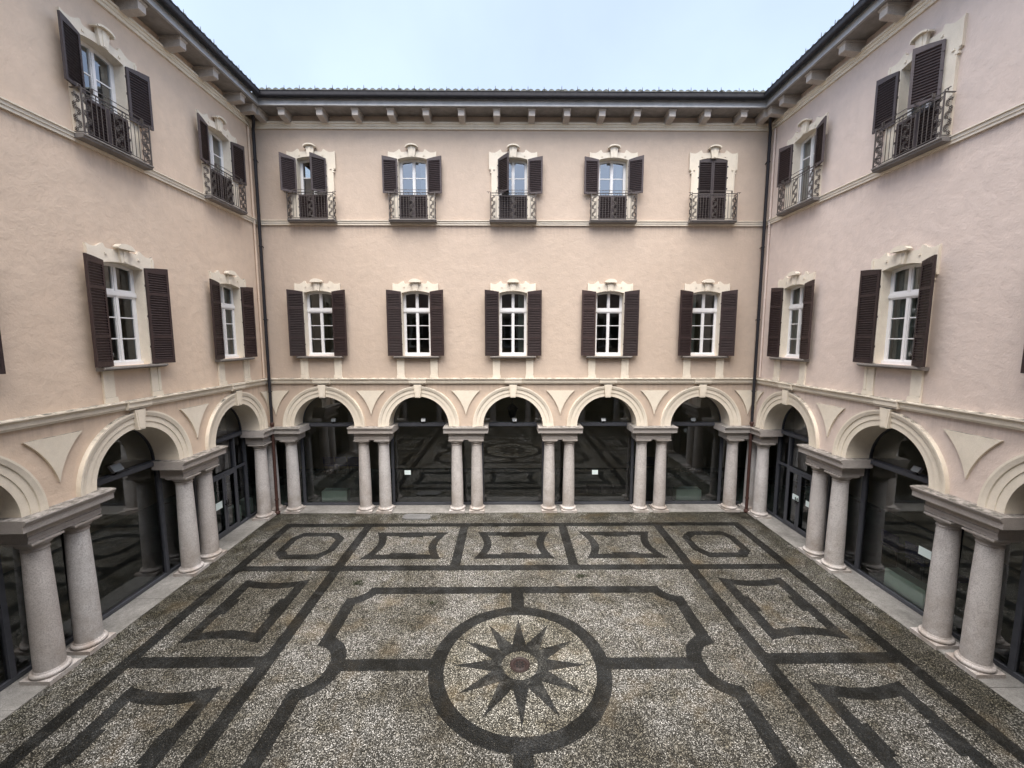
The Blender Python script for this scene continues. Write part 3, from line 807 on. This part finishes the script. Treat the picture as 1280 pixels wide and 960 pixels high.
sheet('interior_floor', -13.6, -9.10, -19, .60, .006, 'floor'); sheet('interior_floor', 9.10, 13.6, -19, .60, .006, 'floor')
sheet('interior_floor', -9.10, 9.10, -19.6, -END-.60, .006, 'floor')

# ------------------------------------------------------------------ things in the court
# round drain grate in the star
b = MB(); b.lathe([(.19, .0), (.192, .010), (.17, .013), (.165, .006), (.12, .004), (.118, .012), (.10, .012)], CX, YC, 32)
b2 = MB()
g = bpy.data.objects.new('drain_grate', None); C.objects.link(g); tag(g, 'round rusty cast-iron drain grate in the middle of the twelve-pointed star', 'drain')
obj('rim', b.mesh('rim', 'drain'), g)
b2.lathe([(.105, .012), (.10, .014)], CX, YC, 24); 
for k in range(8):
    a = 2*pi*k/8; cx, cy = CX+.065*cos(a), YC+.065*sin(a)
    b2.add([(cx+.036*cos(a)*cos(t)-.016*sin(a)*sin(t), cy+.036*sin(a)*cos(t)+.016*cos(a)*sin(t), .0165) for t in [2*pi*j/10 for j in range(10)]], [tuple(range(10))], 1)  # shade inside the holes painted as flat black ovals on the grate
b2.add([(CX+.014*cos(2*pi*j/8), YC+.014*sin(2*pi*j/8), .0165) for j in range(8)], [tuple(range(8))], 1)
obj('grate', b2.mesh('grate', ['drain', 'black']), g)
# grey stone cover lying near the rear arcade
b = MB(); loop = [(-3.84, -.60), (-3.70, -.66), (-2.95, -.68), (-2.86, -.60), (-2.90, -.36), (-3.02, -.28), (-3.72, -.26), (-3.82, -.34)]
me = MB(); n = len(loop)
top = [(-3.35+(x+3.35)*.93, -.47+(y+.47)*.9, .045) for x, y in loop]
me.add([(x, y, .0) for x, y in loop]+[(x, y, .035) for x, y in loop]+top, [(i, (i+1) % n, (i+1) % n+n, i+n) for i in range(n)]+[(i+n, (i+1) % n+n, (i+1) % n+2*n, i+2*n) for i in range(n)]+[tuple(range(2*n, 3*n))])
tag(obj('stone_slab', me.mesh('stone_slab', 'coverstone')), 'flat grey stone slab on the pebbles in front of the second rear arch from the left', 'slab')
# weeds
def weed(x, y, n, r, label):
    b = MB(); rg = random.Random(int(x*100))
    for k in range(n):
        a = rg.uniform(0, 2*pi); d = rg.uniform(.0, r); h = rg.uniform(.02, .06); l = rg.uniform(.04, .09); w = .012
        cx, cy = x+d*cos(a), y+d*sin(a)*.7; u = rg.uniform(0, 2*pi)
        b.add([(cx, cy, .003), (cx+l*.5*cos(u)-w*sin(u), cy+l*.5*sin(u)+w*cos(u), h), (cx+l*cos(u), cy+l*sin(u), h*.7), (cx+l*.5*cos(u)+w*sin(u), cy+l*.5*sin(u)-w*cos(u), h)], [(0, 1, 2, 3)])
    tag(obj('weed', b.mesh('weed', 'leaf')), label, 'weed', 'small weeds between the pebbles')
weed(-1.94, -5.21, 26, .10, 'small dark weed above and left of the star circle')
weed(1.70, -4.14, 40, .16, 'dark tuft of weed between the rear panels and the central frame')
weed(-3.98, -4.40, 60, .16, 'thin spread of weed by the left corner of the central frame')

# notices on the glass
def notice(w, x, z, wd, ht, label):
    b = MB(); b.box(-wd/2, wd/2, -.004, .0, -ht/2, ht/2)
    m = w.matrix_basis if False else Matrix.Translation(w.location) @ Matrix.Rotation(w.rotation_euler.z, 4, 'Z')
    p = m @ Vector((x, GY-.006, z)); o = obj('notice', b.mesh('notice', 'paper'), None, p, w.rotation_euler.z)
    tag(o, label, 'notice', 'blank pale notices on the arcade glass')
notice(rear, -3.90, 1.25, .23, .17, 'small pale notice on the glass of the second rear arch from the left')
notice(rear, 3.06, 1.24, .22, .17, 'small pale notice on the glass of the fourth rear arch from the left')
notice(right, 5.62, 1.43, .28, .19, 'pale notice on the glass of the nearer right-hand arch, above the mint cabinet')
for x, t in ((1.60, 'farther'), (2.20, 'nearer')):
    b = MB(); b.box(-.14, .14, -.004, .0, -.09, .09)
    p = Vector((8.5+GY-.082, -x, 1.12)); tag(obj('notice', b.mesh('notice', 'paper'), None, p, R(-90)), 'pale notice on the %s leaf of the right wing door' % t, 'notice', 'blank pale notices on the arcade glass')
b = MB(); b.box(-.14, .14, -.004, .0, -.11, .11)
tag(obj('notice', b.mesh('notice', 'paper'), None, (-8.5-GY+.082, -2.02, 1.08), R(90)), 'pale notice on the door leaf of the left wing', 'notice', 'blank pale notices on the arcade glass')

# mint cabinets behind the glass
def cabinet(x, y, rz, L, d, h, label):
    b = MB()
    b.prism([[(-L/2, .04), (L/2, .04), (L/2, h-.03), (L/2-.03, h), (-L/2+.03, h), (-L/2, h-.03)]], -d/2, d/2)
    b.box(-L/2+.03, L/2-.03, -d/2+.02, d/2-.02, .0, .045); b.box(-L/2+.02, L/2-.02, -d/2-.012, -d/2-.001, .08, h-.05)
    t = obj('low_cabinet', b.mesh('low_cabinet', 'mint'), None, (x, y, .007), rz)
    tag(t, label, 'cabinet', 'mint green low cabinets inside the arcade')
cabinet(-6.70, .90, 0, .95, .32, .50, 'mint green low cabinet behind the glass of the leftmost rear arch')
cabinet(6.67, .92, 0, .95, .32, .50, 'mint green low cabinet behind the glass of the rightmost rear arch')
cabinet(9.40, -5.10, R(-90), 1.0, .30, .50, 'mint green low cabinet behind the nearer glazed arch of the right wing')
cabinet(-9.42, -.85, 0, .30, .34, .56, 'narrow mint green cabinet beside the left wing door')
cabinet(-9.44, -.20, 0, .34, .34, .56, 'mint green cabinet in the left rear corner behind the glass')

# chairs inside
def chair(x, y, rz, label, grp, mat='bluefab'):
    t = bpy.data.objects.new('chair', None); C.objects.link(t); t.location = (x, y, .007); t.rotation_euler = (0, 0, rz); tag(t, label, 'chair', grp)
    b = MB(); b.box(-.24, .24, -.24, .22, .40, .46); obj('seat', b.mesh('seat', mat), t)
    b = MB(); b.box(-.24, .24, .20, .25, .50, .84, rx=R(-6)); obj('backrest', b.mesh('backrest', mat), t)
    for sx in (-.21, .21):
        for sy in (-.2, .2):
            b = MB(); b.tube([(sx, sy, 0), (sx, sy, .40)], .014, 6); obj('leg', b.mesh('leg', 'blackplastic'), t)
    return t
for k, nm in enumerate(('first', 'second', 'third')):
    chair(-8.35+.56*k, 4.3, pi, 'dark blue chair far behind the leftmost rear arch, %s from the left' % nm, 'blue chairs inside')
for k, nm in enumerate(('leftmost', 'second', 'third', 'rightmost')):
    b = MB(); x = 2.62+.52*k
    t = bpy.data.objects.new('seat_unit', None); C.objects.link(t); t.location = (x, 1.45, .007); tag(t, '%s seat of the low black row behind the fourth rear arch' % nm, 'seat', 'row of low black seats inside')
    b.box(-.24, .24, -.22, .25, .24, .36); obj('seat', b.mesh('seat', 'blackplastic'), t)
    b = MB(); b.box(-.24, .24, -.28, -.23, .20, .52); obj('backrest', b.mesh('backrest', 'blackplastic'), t)
for k, nm in enumerate(('nearest', 'middle', 'farthest')):
    chair(10.6, -4.1-.0-.7*(2-k)+.6, R(90), 'dark blue chair inside the right wing, %s of three' % nm, 'blue chairs inside the right wing')
for k, nm in enumerate(('left', 'middle', 'right')):
    chair(5.6+.62*k, 4.2, pi, 'black chair far behind the rightmost rear arch, the %s of three' % nm, 'black chairs inside', 'blackplastic')

# lantern hanging in the middle arch, inside
t = bpy.data.objects.new('lantern', None); C.objects.link(t); t.location = (0, 2.2, 3.0); tag(t, 'dark hanging lantern inside the middle rear arch', 'lantern')
b = MB(); b.lathe([(.10, 0), (.19, .36), (.20, .37)], seg=6, smooth=False); obj('glass_body', b.mesh('glass_body', 'blackplastic'), t)
b = MB(); b.lathe([(.24, .37), (.13, .50), (.05, .54), (.03, .60)], seg=6, smooth=False); obj('cap', b.mesh('cap', 'iron'), t)
b = MB(); b.tube([(0, 0, .6), (0, 0, 1.5)], .012, 6); obj('chain', b.mesh('chain', 'iron'), t)

# small floodlights on the transoms
def flood(w, x, label, big=1.):
    t = bpy.data.objects.new('floodlight', None); C.objects.link(t)
    m = Matrix.Translation(w.location) @ Matrix.Rotation(w.rotation_euler.z, 4, 'Z')
    t.location = m @ Vector((x, GY-.11, 3.125)); t.rotation_euler = (0, 0, w.rotation_euler.z); tag(t, label, 'floodlight', 'small floodlights on the arch transoms')
    b = MB(); b.box(-.10*big, .10*big, -.03, .03, .06, .06+.14*big, rx=R(-35)); obj('housing', b.mesh('housing', 'alu'), t)
    b = MB(); b.box(-.085*big, .085*big, -.037, -.031, .07, .05+.14*big, rx=R(-35)); obj('lens', b.mesh('lens', 'lens'), t)
    b = MB(); b.box(-.02, .02, -.02, .02, 0, .09); b.box(-.06, .06, -.03, .03, 0, .012); b.tube([(.06, 0, .01), (.25, .02, .01), (.34, .03, .008)], .008, 5); obj('bracket', b.mesh('bracket', 'blackplastic'), t)
for x, nm in ((-6.50, 'leftmost'), (-3.25, 'second'), (.06, 'middle'), (3.30, 'fourth'), (6.58, 'rightmost')):
    flood(rear, x, 'small floodlight on the transom of the %s rear arch' % nm, .8)
flood(left, -5.15, 'floodlight on the transom of the nearer full arch of the left wing', 1.25)
flood(right, 5.35, 'floodlight on the transom of the nearer full arch of the right wing', .9)

# ------------------------------------------------------------------ light
w = bpy.data.worlds.new('World'); S.world = w; w.use_nodes = True
nt = w.node_tree; nt.nodes.clear()
sky = nt.nodes.new('ShaderNodeTexSky'); sky.sky_type = 'NISHITA'; sky.sun_disc = False
EL, AZ = 74, 184
sky.sun_elevation = R(EL); sky.sun_rotation = R(AZ); sky.air_density = 1.; sky.dust_density = 3.; sky.ozone_density = 1.
hs = nt.nodes.new('ShaderNodeHueSaturation'); hs.inputs['Saturation'].default_value = .72; hs.inputs['Value'].default_value = 1.
bg = nt.nodes.new('ShaderNodeBackground'); bg.inputs['Strength'].default_value = .078
o = nt.nodes.new('ShaderNodeOutputWorld')
nt.links.new(sky.outputs[0], hs.inputs['Color']); ns = nt.nodes.new('ShaderNodeTexNoise'); ns.inputs['Scale'].default_value = 2.2; ns.inputs['Detail'].default_value = 5
rp = nt.nodes.new('ShaderNodeMapRange'); rp.inputs[1].default_value = .35; rp.inputs[2].default_value = .7; rp.inputs[3].default_value = .84; rp.inputs[4].default_value = 1.0
tc = nt.nodes.new('ShaderNodeTexCoord'); nt.links.new(tc.outputs['Generated'], ns.inputs['Vector']); nt.links.new(ns.outputs['Fac'], rp.inputs[0])
nt.links.new(rp.outputs[0], hs.inputs['Value']); nt.links.new(hs.outputs[0], bg.inputs[0]); nt.links.new(bg.outputs[0], o.inputs[0])
L = bpy.data.lights.new('sun', 'SUN'); L.energy = 1.5; L.angle = R(72); L.color = (1, .94, .87)
so = bpy.data.objects.new('sun', L); C.objects.link(so)
# sun_rotation is measured clockwise from +Y seen from above
d = Vector((sin(R(AZ))*cos(R(EL)), cos(R(AZ))*cos(R(EL)), sin(R(EL))))
so.rotation_euler = d.to_track_quat('Z', 'Y').to_euler(); so.location = (0, 0, 30)

cam = bpy.data.cameras.new('camera'); co = bpy.data.objects.new('camera', cam); C.objects.link(co)
cam.sensor_width = 36; cam.lens = 515.2277/1280*36; cam.clip_start = .05; cam.clip_end = 2000
co.location = (-.1636, -14.2665, 6.152); co.rotation_euler = (pi/2-.1075, 0, -.0089)
S.camera = co
vs_ = S.view_settings; vs_.view_transform = 'Standard'; vs_.look = 'None'; vs_.gamma = 1; vs_.use_curve_mapping = False
vs_.exposure = 2.44
S.cycles.max_bounces = 8; S.cycles.transparent_max_bounces = 12; S.cycles.diffuse_bounces = 4; S.cycles.glossy_bounces = 4
S.cycles.use_denoising = True
